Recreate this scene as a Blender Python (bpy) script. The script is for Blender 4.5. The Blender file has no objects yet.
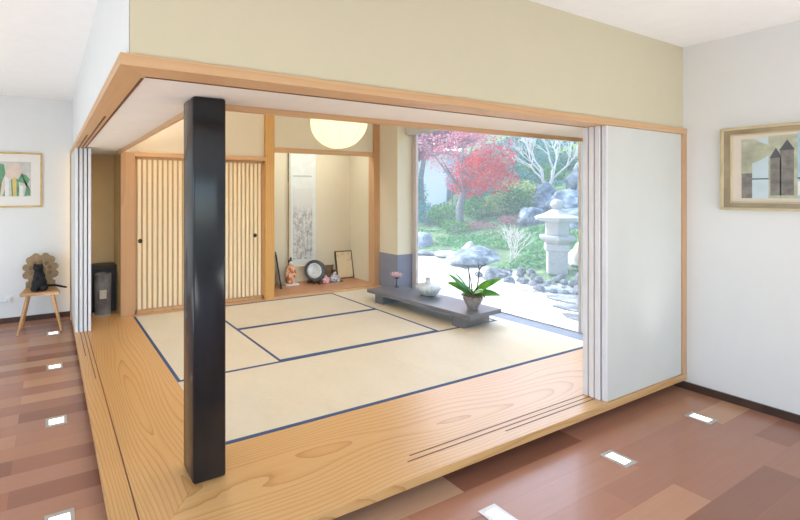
import bpy, bmesh, math, random
from mathutils import Vector, Matrix, Euler, noise as mnoise
R = math.radians
scene = bpy.context.scene
COL = scene.collection

# ------------------------------------------------------------------ camera, world, sun, fill lamps, exposure
cam = bpy.data.cameras.new('camera'); camo = bpy.data.objects.new('camera', cam); COL.objects.link(camo)
camo.location = (-0.866, -2.192, 1.402)
camo.rotation_euler = (R(90), 0, R(-24.979))
cam.sensor_width = 36; cam.lens = 424.88 / 800 * 36
cam.shift_x = (400 - 246.68) / 800; cam.shift_y = -(260 - 192.89) / 800
cam.clip_start = 0.05; cam.clip_end = 200
scene.camera = camo

world = bpy.data.worlds.new('world'); scene.world = world; world.use_nodes = True
wn = world.node_tree; wn.nodes.clear()
wo = wn.nodes.new('ShaderNodeOutputWorld'); wb = wn.nodes.new('ShaderNodeBackground')
sky = wn.nodes.new('ShaderNodeTexSky'); sky.sky_type = 'NISHITA'; sky.sun_disc = False
sky.sun_elevation = R(42); sky.sun_rotation = R(20); sky.air_density = 1.0; sky.dust_density = 2.5; sky.ozone_density = 1.0
wb.inputs['Strength'].default_value = 0.78
wn.links.new(sky.outputs[0], wb.inputs[0]); wn.links.new(wb.outputs[0], wo.inputs[0])

def lamp(name, kind, loc, energy, color=(1, 1, 1), direction=None, **kw):
    l = bpy.data.lights.new(name, kind); l.energy = energy; l.color = color
    for k, v in kw.items(): setattr(l, k, v)
    o = bpy.data.objects.new(name, l); COL.objects.link(o); o.location = loc
    if isinstance(direction, str): o.rotation_euler = {'up': (R(180), 0, 0), '+x': (R(90), 0, R(-90)), '+y': (R(90), 0, 0)}[direction]
    elif direction: o.rotation_euler = Vector(direction).to_track_quat('-Z', 'Y').to_euler()
    return o
lamp('sun', 'SUN', (4, 12, 14), 6.0, (1.0, 0.96, 0.88), (0.25, -0.62, -0.74), angle=R(0.6))
# added area lamps standing in for daylight, left and behind the camera
lamp('daylight_fill_left', 'AREA', (-4.7, -0.9, 1.25), 42, (0.58, 0.82, 1.0), '+x', shape='RECTANGLE', size=5.0, size_y=2.2)
lamp('daylight_fill_rear', 'AREA', (-0.4, -5.6, 1.3), 20, (0.90, 0.96, 1.0), '+y', shape='RECTANGLE', size=6.4, size_y=2.3)

# unseen upward fill lamps added to brighten the outer room's ceiling and soffit
lamp('upward_fill_rear', 'AREA', (-1.3, -3.9, 0.1), 86, (0.93, 0.98, 1.0), 'up', shape='RECTANGLE', size=2.8, size_y=2.0)
lamp('upward_fill_corner', 'AREA', (2.8, -3.6, 0.1), 48, (0.93, 0.98, 1.0), 'up', shape='RECTANGLE', size=1.3, size_y=2.4)
lamp('upward_fill_left', 'AREA', (-2.9, 0.8, 0.1), 55, (0.90, 0.98, 1.0), 'up', shape='RECTANGLE', size=2.0, size_y=4.0)
# unseen fill lamps added to brighten the alcove and the tea room
lamp('alcove_fill', 'AREA', (2.7, 2.95, 2.3), 9, (0.98, 1.0, 0.96), None, shape='RECTANGLE', size=1.5, size_y=0.08)
lamp('ceiling_fill_front', 'AREA', (1.75, 0.02, 2.02), 28, (0.97, 1.0, 0.99), 'up', shape='RECTANGLE', size=3.3, size_y=0.1)
lamp('ceiling_fill_side', 'AREA', (-0.04, 1.4, 2.02), 21, (0.97, 1.0, 0.99), 'up', shape='RECTANGLE', size=0.1, size_y=2.4)

vs = scene.view_settings
scene.display_settings.display_device = 'sRGB'
vs.view_transform = 'Standard'; vs.look = 'None'; vs.gamma = 1.0; vs.use_curve_mapping = False
vs.exposure = 0.0

# ------------------------------------------------------------------ helpers
def lin(c):
    if isinstance(c, str): c = tuple(int(c[i:i + 2], 16) for i in (0, 2, 4))
    return tuple(((v / 255) / 12.92 if v / 255 <= 0.04045 else ((v / 255 + 0.055) / 1.055) ** 2.4) for v in c[:3]) + (1.0,)

class N:
    """small node-building helper"""
    def __init__(s, name):
        s.m = bpy.data.materials.new(name); s.m.use_nodes = True; s.t = s.m.node_tree
        s.b = s.t.nodes['Principled BSDF']
    def n(s, typ, **kw):
        nd = s.t.nodes.new('ShaderNode' + typ)
        for k, v in kw.items(): setattr(nd, k, v)
        return nd
    def l(s, a, b): s.t.links.new(a, b)
    def coord(s, scale=(1, 1, 1), loc=(0, 0, 0), rot=(0, 0, 0), which='Object'):
        tc = s.n('TexCoord'); mp = s.n('Mapping')
        mp.inputs['Scale'].default_value = scale; mp.inputs['Location'].default_value = loc; mp.inputs['Rotation'].default_value = rot
        s.l(tc.outputs[which], mp.inputs[0]); return mp.outputs[0]
    def ramp(s, fac, stops, interp='LINEAR'):
        r = s.n('ValToRGB'); e = r.color_ramp; e.interpolation = interp
        while len(e.elements) < len(stops): e.elements.new(0.5)
        for el, (p, c) in zip(e.elements, stops): el.position = p; el.color = lin(c)
        s.l(fac, r.inputs[0]); return r.outputs[0]
    def noise(s, vec, scale=5, detail=4, rough=0.5, dist=0.0):
        x = s.n('TexNoise'); x.inputs['Scale'].default_value = scale; x.inputs['Detail'].default_value = detail
        x.inputs['Roughness'].default_value = rough; x.inputs['Distortion'].default_value = dist
        if vec is not None: s.l(vec, x.inputs['Vector'])
        return x.outputs['Fac']
    def mix(s, fac, a, b, blend='MIX'):
        x = s.n('MixRGB', blend_type=blend)
        for sock, v in ((x.inputs[0], fac), (x.inputs[1], a), (x.inputs[2], b)):
            if hasattr(v, 'is_linked'): s.l(v, sock)
            elif isinstance(v, (int, float)): sock.default_value = v
            else: sock.default_value = lin(v)
        return x.outputs[0]
    def math(s, op, a, b=0.0):
        x = s.n('Math', operation=op)
        for i, v in enumerate((a, b)):
            if hasattr(v, 'is_linked'): s.l(v, x.inputs[i])
            else: x.inputs[i].default_value = v
        return x.outputs[0]
    def bump(s, h, strength=0.2, dist=0.01):
        x = s.n('Bump'); x.inputs['Strength'].default_value = strength; x.inputs['Distance'].default_value = dist
        s.l(h, x.inputs['Height']); s.l(x.outputs[0], s.b.inputs['Normal'])
    def fin(s, color, rough=0.5, metal=0.0, spec=0.5, coat=0.0):
        if hasattr(color, 'is_linked'): s.l(color, s.b.inputs['Base Color'])
        else: s.b.inputs['Base Color'].default_value = lin(color)
        s.b.inputs['Roughness'].default_value = rough; s.b.inputs['Metallic'].default_value = metal
        s.b.inputs['Specular IOR Level'].default_value = spec; s.b.inputs['Coat Weight'].default_value = coat
        return s.m

def plain(name, c, rough=0.6, metal=0.0, var=0.05, nscale=9, spec=0.4, coat=0.0, bump=0.0, bscale=120):
    m = N(name); v = m.coord(); f = m.noise(v, nscale, 5)
    cc = [int(c[i:i + 2], 16) for i in (0, 2, 4)]
    lo = tuple(max(0, x * (1 - var)) for x in cc); hi = tuple(min(255, x * (1 + var)) for x in cc)
    col = m.ramp(f, [(0.2, lo), (0.8, hi)])
    if bump: m.bump(m.noise(v, bscale, 3), bump, 0.004)
    return m.fin(col, rough, metal, spec, coat)

def grain(name, light, mid, dark, axis='x', rough=0.45, coat=0.0, ring=16.0, off=(0, 0, 0), tilt=0.0, contrast=1.0, dist=2.2, spec=0.4, fine=1.0):
    """ring grain around an axis running along the board, tilted a little so that cathedrals appear"""
    m = N(name)
    st = {'x': (0.22, 1, 1), 'y': (1, 0.22, 1), 'z': (1, 1, 0.22)}[axis]
    v0 = m.coord(st)
    nz = m.n('TexNoise'); nz.inputs['Scale'].default_value = 2.6; nz.inputs['Detail'].default_value = 1; m.l(v0, nz.inputs['Vector'])
    sub = m.n('VectorMath', operation='SUBTRACT'); m.l(nz.outputs['Color'], sub.inputs[0]); sub.inputs[1].default_value = (0.5, 0.5, 0.5)
    sc = m.n('VectorMath', operation='SCALE'); m.l(sub.outputs[0], sc.inputs[0]); sc.inputs['Scale'].default_value = 0.10 * dist
    rot = {'x': (0, tilt, 0), 'y': (tilt, 0, 0), 'z': (tilt, 0, 0)}[axis]
    mp = m.coord((1, 1, 1), off, rot)
    ad = m.n('VectorMath', operation='ADD'); m.l(mp, ad.inputs[0]); m.l(sc.outputs[0], ad.inputs[1])
    w = m.n('TexWave', wave_type='RINGS', rings_direction=axis.upper(), wave_profile='SAW')
    w.inputs['Scale'].default_value = ring; w.inputs['Distortion'].default_value = .5; w.inputs['Detail'].default_value = 1; w.inputs['Detail Scale'].default_value = 1.5
    m.l(ad.outputs[0], w.inputs['Vector'])
    c1 = m.ramp(w.outputs['Fac'], [(0.0, light), (0.55, light), (0.85, mid), (1.0, dark)])
    fs = {'x': (2.0, 90, 90), 'y': (90, 2.0, 90), 'z': (90, 90, 2.0)}[axis]
    fn = m.noise(m.coord(fs), 1.0, 4, 0.6)
    big = m.noise(m.coord(st), 1.7, 3)
    c2 = m.mix(m.ramp(big, [(0.35, '000000'), (0.7, 'ffffff')]), light, mid)
    c3 = m.mix(0.55 * contrast, c2, c1)
    c4 = m.mix(m.math('MULTIPLY', m.math('SUBTRACT', 1.0, fn), 0.45 * fine), c3, dark)
    m.bump(fn, 0.06, 0.002)
    m.b.inputs['Coat Roughness'].default_value = 0.32
    return m.fin(c4, rough, 0, spec, coat)

class MB:
    def __init__(s): s.bm = bmesh.new()
    def box(s, x0, y0, z0, x1, y1, z1, bev=0.0, seg=2, rot=None, piv=None):
        b = bmesh.new(); bmesh.ops.create_cube(b, size=1)
        for v in b.verts: v.co = Vector(((x0 + x1) / 2 + v.co.x * (x1 - x0), (y0 + y1) / 2 + v.co.y * (y1 - y0), (z0 + z1) / 2 + v.co.z * (z1 - z0)))
        if bev: bmesh.ops.bevel(b, geom=b.edges[:], offset=bev, segments=seg, profile=0.5, affect='EDGES')
        if rot:
            p = Vector(piv or ((x0 + x1) / 2, (y0 + y1) / 2, (z0 + z1) / 2)); mt = Matrix.Translation(p) @ Euler(rot).to_matrix().to_4x4() @ Matrix.Translation(-p)
            b.transform(mt)
        s.join(b); return s
    def join(s, b):
        me = bpy.data.meshes.new('tmp'); b.to_mesh(me); b.free(); s.bm.from_mesh(me); bpy.data.meshes.remove(me)
    def prism(s, pts, z0, z1, bev=0.0, mat=None):
        b = bmesh.new()
        lo = [b.verts.new((p[0], p[1], z0)) for p in pts]; hi = [b.verts.new((p[0], p[1], z1)) for p in pts]
        n = len(pts); b.faces.new(lo[::-1]); b.faces.new(hi)
        for i in range(n): b.faces.new((lo[i], lo[(i + 1) % n], hi[(i + 1) % n], hi[i]))
        bmesh.ops.recalc_face_normals(b, faces=b.faces[:])
        if bev: bmesh.ops.bevel(b, geom=b.edges[:], offset=bev, segments=2, profile=0.5, affect='EDGES')
        if mat is not None: b.transform(mat)
        s.join(b); return s
    def tube(s, pts, rad, seg=10, cap=True):
        b = bmesh.new(); pts = [Vector(p) for p in pts]; rs = rad if isinstance(rad, (list, tuple)) else [rad] * len(pts)
        prev = None; up = Vector((0.13, 0.21, 0.97)); 
        for i, p in enumerate(pts):
            d = (pts[min(i + 1, len(pts) - 1)] - pts[max(i - 1, 0)]).normalized()
            a = d.cross(up) if abs(d.dot(up)) < 0.98 else d.cross(Vector((1, 0, 0)))
            a.normalize(); c = d.cross(a).normalized()
            ring = [b.verts.new(p + (a * math.cos(2 * math.pi * k / seg) + c * math.sin(2 * math.pi * k / seg)) * rs[i]) for k in range(seg)]
            if prev:
                for k in range(seg): b.faces.new((prev[k], prev[(k + 1) % seg], ring[(k + 1) % seg], ring[k]))
            elif cap: b.faces.new(ring[::-1])
            prev = ring
        if cap: b.faces.new(prev)
        bmesh.ops.recalc_face_normals(b, faces=b.faces[:]); s.join(b); return s
    def lathe(s, prof, seg=32, c=(0, 0, 0), mat=None, flute=0, famp=0.0):
        b = bmesh.new(); prev = None
        for r, z in prof:
            ring = []
            for k in range(seg):
                a = 2 * math.pi * k / seg; rr = r * (1 + (famp * math.cos(flute * a) if flute else 0))
                ring.append(b.verts.new((c[0] + rr * math.cos(a), c[1] + rr * math.sin(a), c[2] + z)))
            if prev:
                for k in range(seg): b.faces.new((prev[k], prev[(k + 1) % seg], ring[(k + 1) % seg], ring[k]))
            prev = ring
            if r < 1e-6: pass
        bmesh.ops.remove_doubles(b, verts=b.verts[:], dist=1e-5)
        bound = [e for e in b.edges if e.is_boundary]
        if bound: bmesh.ops.holes_fill(b, edges=bound, sides=seg + 2)
        bmesh.ops.recalc_face_normals(b, faces=b.faces[:])
        if mat is not None: b.transform(mat)
        s.join(b); return s
    def ell(s, c, r, sub=3, rot=None):
        b = bmesh.new(); bmesh.ops.create_icosphere(b, subdivisions=sub, radius=1)
        mt = Matrix.Translation(Vector(c)) @ (Euler(rot).to_matrix().to_4x4() if rot else Matrix()) @ Matrix.Diagonal((r[0], r[1], r[2], 1))
        b.transform(mt); s.join(b); return s
    def rock(s, c, r, seed=0, amp=0.28, sub=4, flat=0.3):
        b = bmesh.new(); bmesh.ops.create_icosphere(b, subdivisions=sub, radius=1)
        o = Vector((seed * 7.3, seed * 3.1, seed * 1.7))
        for v in b.verts:
            d = v.co.normalized()
            k = 1 + amp * mnoise.noise(d * 1.3 + o) + amp * 0.5 * mnoise.noise(d * 3.1 + o) + amp * 0.2 * mnoise.noise(d * 7 + o)
            q = d * k
            if q.z < -flat: q.z = -flat
            v.co = Vector((c[0] + q.x * r[0], c[1] + q.y * r[1], c[2] + q.z * r[2]))
        s.join(b); return s
    def leaves(s, blobs, n, size, rnd, ratio=0.5, shell=0.55):
        """n small pointed leaf blades scattered in a set of ellipsoids (centre, radii)"""
        bm = s.bm; w = [b[1][0] * b[1][1] * b[1][2] for b in blobs]
        for _ in range(n):
            c, r = rnd.choices(blobs, w)[0]
            d = Vector((rnd.gauss(0, 1), rnd.gauss(0, 1), rnd.gauss(0, 1))).normalized() * (shell + (1 - shell) * rnd.random())
            p = Vector((c[0] + d.x * r[0], c[1] + d.y * r[1], c[2] + d.z * r[2]))
            u = Vector((rnd.gauss(0, 1), rnd.gauss(0, 1), rnd.gauss(0, .7))).normalized()
            t = u.cross(Vector((rnd.gauss(0, 1), rnd.gauss(0, 1), rnd.gauss(0, 1)))).normalized(); sz = size * rnd.uniform(.6, 1.3)
            vs_ = [bm.verts.new(p - u * sz * .5), bm.verts.new(p + t * sz * ratio * .5), bm.verts.new(p + u * sz * .5), bm.verts.new(p - t * sz * ratio * .5)]
            bm.faces.new(vs_)
        return s
    def build(s, name, mat, parent=None, smooth=False, loc=None, mods=None):
        me = bpy.data.meshes.new(name); s.bm.to_mesh(me); s.bm.free(); o = bpy.data.objects.new(name, me); COL.objects.link(o)
        me.materials.append(mat)
        if smooth:
            for p in me.polygons: p.use_smooth = True
            if smooth != 'all':
                try: me.set_sharp_from_angle(angle=R(40))
                except Exception: pass
        if parent: o.parent = parent
        if loc: o.location = loc
        return o

def tag(o, label, cat, group=None):
    o['label'] = label; o['category'] = cat
    if group: o['group'] = group
    return o
def thing(name, label, cat, loc=(0, 0, 0), rz=0.0, group=None):
    o = bpy.data.objects.new(name, None); COL.objects.link(o); o.location = loc; o.rotation_euler = (0, 0, rz); o.empty_display_size = 0.1
    return tag(o, label, cat, group)
def struct(o, label=None):
    o['kind'] = 'structure'
    if label: o['label'] = label
    return o
def dup(root, loc, rz, label, group=None):
    r = root.copy(); COL.objects.link(r); r.location = loc; r.rotation_euler = (0, 0, rz); r['label'] = label
    if group: r['group'] = group
    for ch in list(root.children):
        c = ch.copy(); COL.objects.link(c); c.parent = r
        for g in list(ch.children):
            d = g.copy(); COL.objects.link(d); d.parent = c
    return r
def hgt(x, y):
    """height of the garden ground"""
    e = (x - (5.48 + .305 * y)) * .956
    if e <= 0: return -.06
    f = .28 * min(e, 2) + .36 * max(e - 2, 0)
    dx, dy = x + .866, y + 2.192
    sd = dx * .827 + dy * .562; t = dx * .562 - dy * .827; q = t / max(sd, .1)
    k = min(max((q + .13) / .08, 0), 1); k = k * k * (3 - 2 * k); g = min(f, .65)
    return -.06 + g + k * (f - g)

# ------------------------------------------------------------------ materials
M = {}
M['white_wall'] = plain('white_wall_paint', 'ebebea', 0.85, var=0.005, bump=0.02)
M['beige_wall'] = plain('beige_clay_plaster', 'd6cdb2', 0.9, var=0.005, bump=0.03)
M['cream_wall'] = plain('cream_clay_plaster', 'ddd4bd', 0.9, var=0.005, bump=0.03)
M['ochre_wall'] = plain('ochre_clay_plaster', 'e8cc9c', 0.9, var=0.01)
M['ceiling'] = plain('ceiling_paint', 'f4f3f2', 0.9, var=0.01)
M['soffit'] = plain('soffit_plaster', 'f1ece5', 0.9, var=0.01)
M['cedar'] = grain('pale_cedar', 'e3bf95', 'd3a678', 'b07f4e', 'x', 0.45, ring=9, off=(0, .4, .3), contrast=.5, dist=1.0)
M['cedar_y'] = grain('pale_cedar_long', 'e3bf95', 'd3a678', 'b07f4e', 'y', 0.45, ring=9, off=(.4, 0, .3), contrast=.5, dist=1.0)
M['cedar_z'] = grain('pale_cedar_upright', 'd6b08a', 'c69b70', 'a0734a', 'z', 0.45, ring=9, off=(.4, .3, 0), contrast=.5, dist=1.0)
M['golden_z'] = grain('golden_pine_upright', 'e4b876', 'd4a25c', 'aa7238', 'z', 0.4, ring=14, off=(.03, .1, 0), contrast=.7, dist=1.5)
M['step_x'] = grain('golden_larch_step', 'e2ba80', 'd6a566', 'a8703a', 'x', 0.36, coat=0.4, ring=15, off=(0, 0.30, -0.07), tilt=R(1.6), contrast=1.1, dist=2.6, spec=.5)
M['step_y'] = grain('golden_larch_step_side', 'e0b478', 'd29e5e', 'a46a36', 'y', 0.34, coat=0.2, ring=15, off=(0.27, 0, -0.06), tilt=R(-1.4), contrast=1.1, dist=2.6, spec=.5)
M['dark_wood'] = plain('dark_brown_wood', '4a352b', 0.5, var=.2)
M['plinth'] = plain('shadow_gap_board', '2a1a12', 0.6, var=.1)  # dark colour paints in the shade under the step
M['toko_board'] = grain('reddish_alcove_board', 'd8a47c', 'c9926a', 'a06c44', 'x', 0.3, ring=8, off=(0, .2, .1), contrast=.6, coat=.1)
M['steel'] = N('black_steel')
_m = M['steel']; _v = _m.coord((1, 1, .35)); _f = _m.noise(_v, 7, 6, .6)
M['steel'] = _m.fin(_m.ramp(_f, [(0.3, '0f1318'), (0.7, '181d24')]), 0.45, 0.0, 0.1, 0.8); M['steel'].node_tree.nodes['Principled BSDF'].inputs['Coat Roughness'].default_value = 0.14
M['panel'] = plain('white_panel_paper', 'd6d7d2', 0.7, var=.012, nscale=4)
M['panel_edge'] = plain('silver_grey_edge', 'e6e8ee', 0.45, var=.02)
M['groove'] = plain('track_groove_shadow_wood', '6b4a35', 0.6, var=.1)  # dark brown paints the shade in grooves and the head beam gap
M['slat'] = plain('pale_cypress_slat', 'efe0bf', 0.6, var=.008, nscale=20)
M['slat_back'] = plain('tan_slat_backing', 'c9a57a', 0.7, var=.04)
M['bronze'] = plain('dark_bronze', '4a3a28', 0.4, 0.6, var=.15)
M['grey_paper'] = plain('blue_grey_paper', '888b9a', 0.85, var=.02)
M['navy'] = plain('navy_brocade_border', '44597f', 0.8, var=.08, nscale=200)
m = N('woven_rush'); v = m.coord((14, 260, 1)); f = m.noise(v, 1.0, 3); b = m.noise(m.coord(), 3, 3)
M['rush'] = m.fin(m.mix(0.5, m.ramp(f, [(0.3, 'd2c6ab'), (0.7, 'e5ddc8')]), m.ramp(b, [(0.3, 'd9ceb7'), (0.7, 'e2d9c4')])), 0.5, 0, 0.35)
m = N('woven_rush_long'); v = m.coord((260, 14, 1)); f = m.noise(v, 1.0, 3); b = m.noise(m.coord(), 3, 3)
M['rush_y'] = m.fin(m.mix(0.5, m.ramp(f, [(0.3, 'd2c6ab'), (0.7, 'e5ddc8')]), m.ramp(b, [(0.3, 'd9ceb7'), (0.7, 'e2d9c4')])), 0.5, 0, 0.35)
# parquet strip floor
m = N('strip_parquet')
br = m.n('TexBrick'); br.offset = 0.37; br.offset_frequency = 2; br.squash = 1.0
m.l(m.coord(), br.inputs['Vector'])
br.inputs['Color1'].default_value = (0, 0, 0, 1); br.inputs['Color2'].default_value = (1, 1, 1, 1); br.inputs['Mortar'].default_value = (.25, .25, .25, 1)
br.inputs['Scale'].default_value = 1.0; br.inputs['Mortar Size'].default_value = 0.0008; br.inputs['Brick Width'].default_value = 1.05; br.inputs['Row Height'].default_value = 0.14
pl = m.ramp(br.outputs['Color'], [(0.0, '8e6250'), (0.2, 'a06e58'), (0.4, 'b07e68'), (0.55, 'ba886e'), (0.72, 'cc9c7a'), (0.88, 'ac765c'), (1.0, 'd8b898')])
g1 = m.noise(m.coord((1.6, 34, 1)), 1.5, 6, .65)
pl2 = m.mix(m.math('MULTIPLY', g1, .28), pl, '7c4c38')
M['parquet'] = m.fin(pl2, 0.27, 0, 0.5, 0.1)
M['lens'] = N('lit_floor_lens'); M['lens'].b.inputs['Emission Color'].default_value = lin('fff3dc'); M['lens'].b.inputs['Emission Strength'].default_value = 3.0; M['lens'] = M['lens'].fin('f4efe6', .3)
M['steel_bright'] = plain('brushed_steel', 'c6c4c0', 0.35, 0.7, var=.05)
M['outlet'] = plain('white_plastic', 'eeeeec', 0.4, var=.01)
M['cable'] = plain('grey_white_cable', 'd5d5d8', 0.5)
M['gold'] = plain('pale_gold_leaf', 'c9a768', 0.35, 0.55, var=.1)
M['silver_gold'] = plain('champagne_silver_frame', 'cdbd98', 0.35, 0.3, var=.12, nscale=5)
M['frame_dark'] = plain('tarnished_silver_inset', 'a3937a', 0.3, 0.4, var=.25, nscale=4)
M['mat_board'] = plain('ivory_mount_board', 'efeae4', 0.85, var=.01)
M['mat_cream'] = plain('cream_mount_board', 'e4d8c9', 0.85, var=.01)
M['glass'] = N('window_glass')
_m = M['glass']; _t = _m.n('BsdfTransparent'); _g = _m.n('BsdfGlossy'); _g.inputs['Roughness'].default_value = 0.02
_t.inputs[0].default_value = (.93, .96, .97, 1)
_lw = _m.n('Fresnel'); _lw.inputs['IOR'].default_value = 1.45; _mx = _m.n('MixShader'); _gb = _m.n('NewGeometry'); _m.l(_m.math('MULTIPLY', _lw.outputs[0], _m.math('SUBTRACT', 1.0, _gb.outputs['Backfacing'])), _mx.inputs[0]); _m.l(_t.outputs[0], _mx.inputs[1]); _m.l(_g.outputs[0], _mx.inputs[2])
_d = _m.n('BsdfTranslucent'); _d.inputs[0].default_value = (.78, .90, 1.0, 1); _mh = _m.n('MixShader'); _mh.inputs[0].default_value = 0.065  # haze veil put into the glass as a pale translucent share
_m.l(_mx.outputs[0], _mh.inputs[1]); _m.l(_d.outputs[0], _mh.inputs[2])
_m.l(_mh.outputs[0], _m.t.nodes['Material Output'].inputs['Surface']); M['glass'] = _m.m
M['alu'] = plain('pale_window_metal', 'c9c6c6', 0.4, 0.2, var=.02)
M['alu_pink'] = plain('pinkish_window_wood', 'd8bfb6', 0.5, var=.03)
M['sill'] = plain('blue_grey_stone_sill', '8d9bb0', 0.5, var=.05)
M['sill_white'] = plain('white_sill_board', 'efefec', 0.5, var=.01)
M['blind'] = plain('grey_blind_fabric', 'c9c7c0', 0.8, var=.02)

# ------------------------------------------------------------------ the setting
FZ = -0.12; CZ = 2.54
struct(MB().box(-5, -6, FZ - .1, 3.75, 3.6, FZ).build('floor', M['parquet']), 'reddish brown strip parquet floor')
struct(MB().box(-5, -6, CZ, 3.75, 3.6, CZ + .1).build('ceiling', M['ceiling']))
struct(MB().box(3.63, -6, FZ, 3.75, -0.5, CZ).build('wall_right', M['white_wall']))
struct(MB().box(-5, 3.5, FZ, -0.5, 3.6, CZ).build('wall_back', M['white_wall']))
# unseen sides of the outer room, wide openings added for the daylight lamps
wl = MB().box(-5.1, -6, FZ, -5, 3.6, .05).box(-5.1, -6, 2.4, -5, 3.6, CZ).box(-5.1, -6, .05, -5, -3.6, 2.4).box(-5.1, 1.8, .05, -5, 3.6, 2.4)
struct(wl.build('wall_left', M['white_wall']))
wr = MB().box(-5, -6.1, FZ, 3.75, -6, .05).box(-5, -6.1, 2.48, 3.75, -6, CZ).box(-5, -6.1, .05, -3.8, -6, 2.48).box(3.0, -6.1, .05, 3.75, -6, 2.48)
struct(wr.build('wall_rear', M['white_wall']))
struct(MB().box(3.612, -6, FZ, 3.63, -0.57, FZ + .055).build('baseboard_right', M['dark_wood']))
struct(MB().box(-5, 3.482, FZ, -0.57, 3.5, FZ + .06).build('baseboard_back', M['dark_wood']))

# upper walls over the opening
struct(MB().prism([(-.60, -.62), (3.63, -.62), (3.63, -.5), (-.48, -.5)], 1.9, CZ).build('wall_front', M['beige_wall']))
struct(MB().prism([(-.603, -.618), (-.48, -.5), (-.48, 3.5), (-.603, 3.5)], 1.9, CZ).build('wall_side', M['white_wall']))
# beam round the opening, mitred at the corner
bo = (-.638, -.645)
struct(MB().prism([bo, (3.63, -.645), (3.63, -.505), (-.522, -.505)], 1.857, 1.9, .002).build('trim_1', M['cedar']), 'pale wooden head beam over the front opening')
struct(MB().prism([bo, (-.522, -.505), (-.522, 3.3), (-.638, 3.3)], 1.857, 1.9, .002).build('trim_2', M['cedar_y']), 'pale wooden head beam over the left opening')
# plaster soffit, L-shaped
struct(MB().prism([(-.522, -.505), (3.65, -.505), (3.65, -.12), (-.17, -.12), (-.17, 2.8), (-.13, 2.8), (-.13, 3.3), (-.522, 3.3)], 1.868, 1.95).build('ceiling_soffit', M['soffit']))
struct(MB().box(-.17, -.12, 1.836, 3.65, -.10, 1.885).box(-.17, -.12, 1.885, 3.65, -.10, 2.5).build('trim_3', M['cedar']), 'thin wooden edge board inside the front soffit')
struct(MB().box(-.17, -.10, 1.836, -.15, 2.8, 2.5).build('trim_4', M['cedar_y']), 'thin wooden edge board inside the left soffit')
struct(MB().box(-.17, -.12, 2.5, 4.0, 3.5, 2.54).build('ceiling_tatami_room', M['soffit']))

# raised platform
def grooved(base):
    return base
PB = -0.047
pf = MB().prism([(-.63, -.645), (3.63, -.645), (3.63, 0), (0, 0)], PB, 0, .002).build('floor_platform_front', M['step_x']); struct(pf, 'golden wooden step board along the front')
pl_ = MB().prism([(-.63, -.645), (0, 0), (0, 2.76), (-.13, 2.76), (-.13, 3.3), (-.63, 3.3)], PB, 0, .002).build('floor_platform_side', M['step_y']); struct(pl_, 'golden wooden step board along the left side')
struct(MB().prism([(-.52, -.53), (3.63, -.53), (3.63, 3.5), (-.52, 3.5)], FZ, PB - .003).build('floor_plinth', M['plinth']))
for k, (y, x0) in enumerate(((-.504, .88), (-.538, .83), (-.569, 1.57))):
    struct(MB().box(x0, y - .0035, -.002, 3.55, y + .0035, .0006).build('trim_%d' % (10 + k), M['groove'], pf), 'sliding track groove')
for k, (x, y1) in enumerate(((-.515, -.40), (-.545, 1.2), (-.578, 1.7))):
    struct(MB().box(x - .0035, y1, -.002, x + .0035, 3.2, .0006).build('trim_%d' % (14 + k), M['groove'], pl_), 'sliding track groove')
for k, (x, y1) in enumerate(((-.530, -.49), (-.562, .45), (-.592, 1.36))):  # first strip paints the shadow gap at the inner edge
    struct(MB().box(x - .006, y1, 1.855, x + .006, 3.2, 1.858).build('trim_%d' % (20 + k), M['groove']), 'dark strip for groove and gap shade in the head beam')
struct(MB().box(-.524, -.518, 1.855, 3.55, -.507, 1.858).build('trim_23', M['groove']), 'dark strip painting the shadow gap along the front head beam')  # flat dark strip, shade of the gap beside the soffit
# slim end posts of the openings
struct(MB().box(3.565, -.643, 0, 3.63, -.48, 1.857, .003).build('trim_5', M['cedar_z']), 'wooden end post beside the right wall')
struct(MB().box(-.638, 3.22, 0, -.48, 3.3, 1.857, .003).build('trim_6', M['cedar_z']), 'wooden end post of the left opening')

# tea room back: closet wall, alcove wall, tokonoma
struct(MB().box(-.63, 3.3, FZ, -.10, 3.4, 1.868).build('wall_niche_back', M['ochre_wall']))
struct(MB().box(-.13, 2.86, 0, -.08, 3.3, 1.868).build('wall_niche_side', M['ochre_wall']))
struct(MB().box(-.13, 2.76, 0, .03, 2.862, 1.868, .003).build('trim_7', M['cedar_z']), 'wooden jamb left of the slatted doors')
struct(MB().box(-.15, 2.8, 1.868, 1.72, 2.86, 2.5).build('wall_closet_upper', M['cream_wall']))
struct(MB().box(.03, 2.765, 1.82, 1.715, 2.86, 1.872, .002).build('trim_8', M['cedar']), 'wooden head rail over the slatted doors')
struct(MB().box(0, 2.70, -.047, 1.715, 2.86, .004).build('floor_door_sill', M['cedar']))
struct(MB().box(1.715, 2.76, 0, 1.85, 2.9, 2.5, .006).build('trim_9', M['golden_z']), 'golden alcove post')
struct(MB().box(.03, 2.87, 0, 1.75, 2.9, 2.5).build('wall_closet_inner', M['cream_wall']))
struct(MB().box(1.715, 2.70, -.047, 3.66, 2.78, .012, .002).build('trim_30', M['cedar']), 'pale sill in front of the alcove')
struct(MB().box(1.75, 2.78, -.047, 3.66, 3.5, .02).build('floor_alcove', M['toko_board']))
struct(MB().box(1.65, 3.47, 0, 3.76, 3.57, 2.5).build('wall_alcove_back', M['cream_wall']))
struct(MB().box(1.65, 2.9, 0, 1.75, 3.5, 2.5).build('wall_alcove_left', M['cream_wall']))
struct(MB().box(3.66, 2.86, 0, 3.78, 3.5, 2.5).build('wall_alcove_right', M['cream_wall']))
struct(MB().box(3.54, 2.76, 0, 3.66, 2.88, 2.5, .004).build('trim_31', M['cedar_z']), 'pale post right of the alcove')
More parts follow.
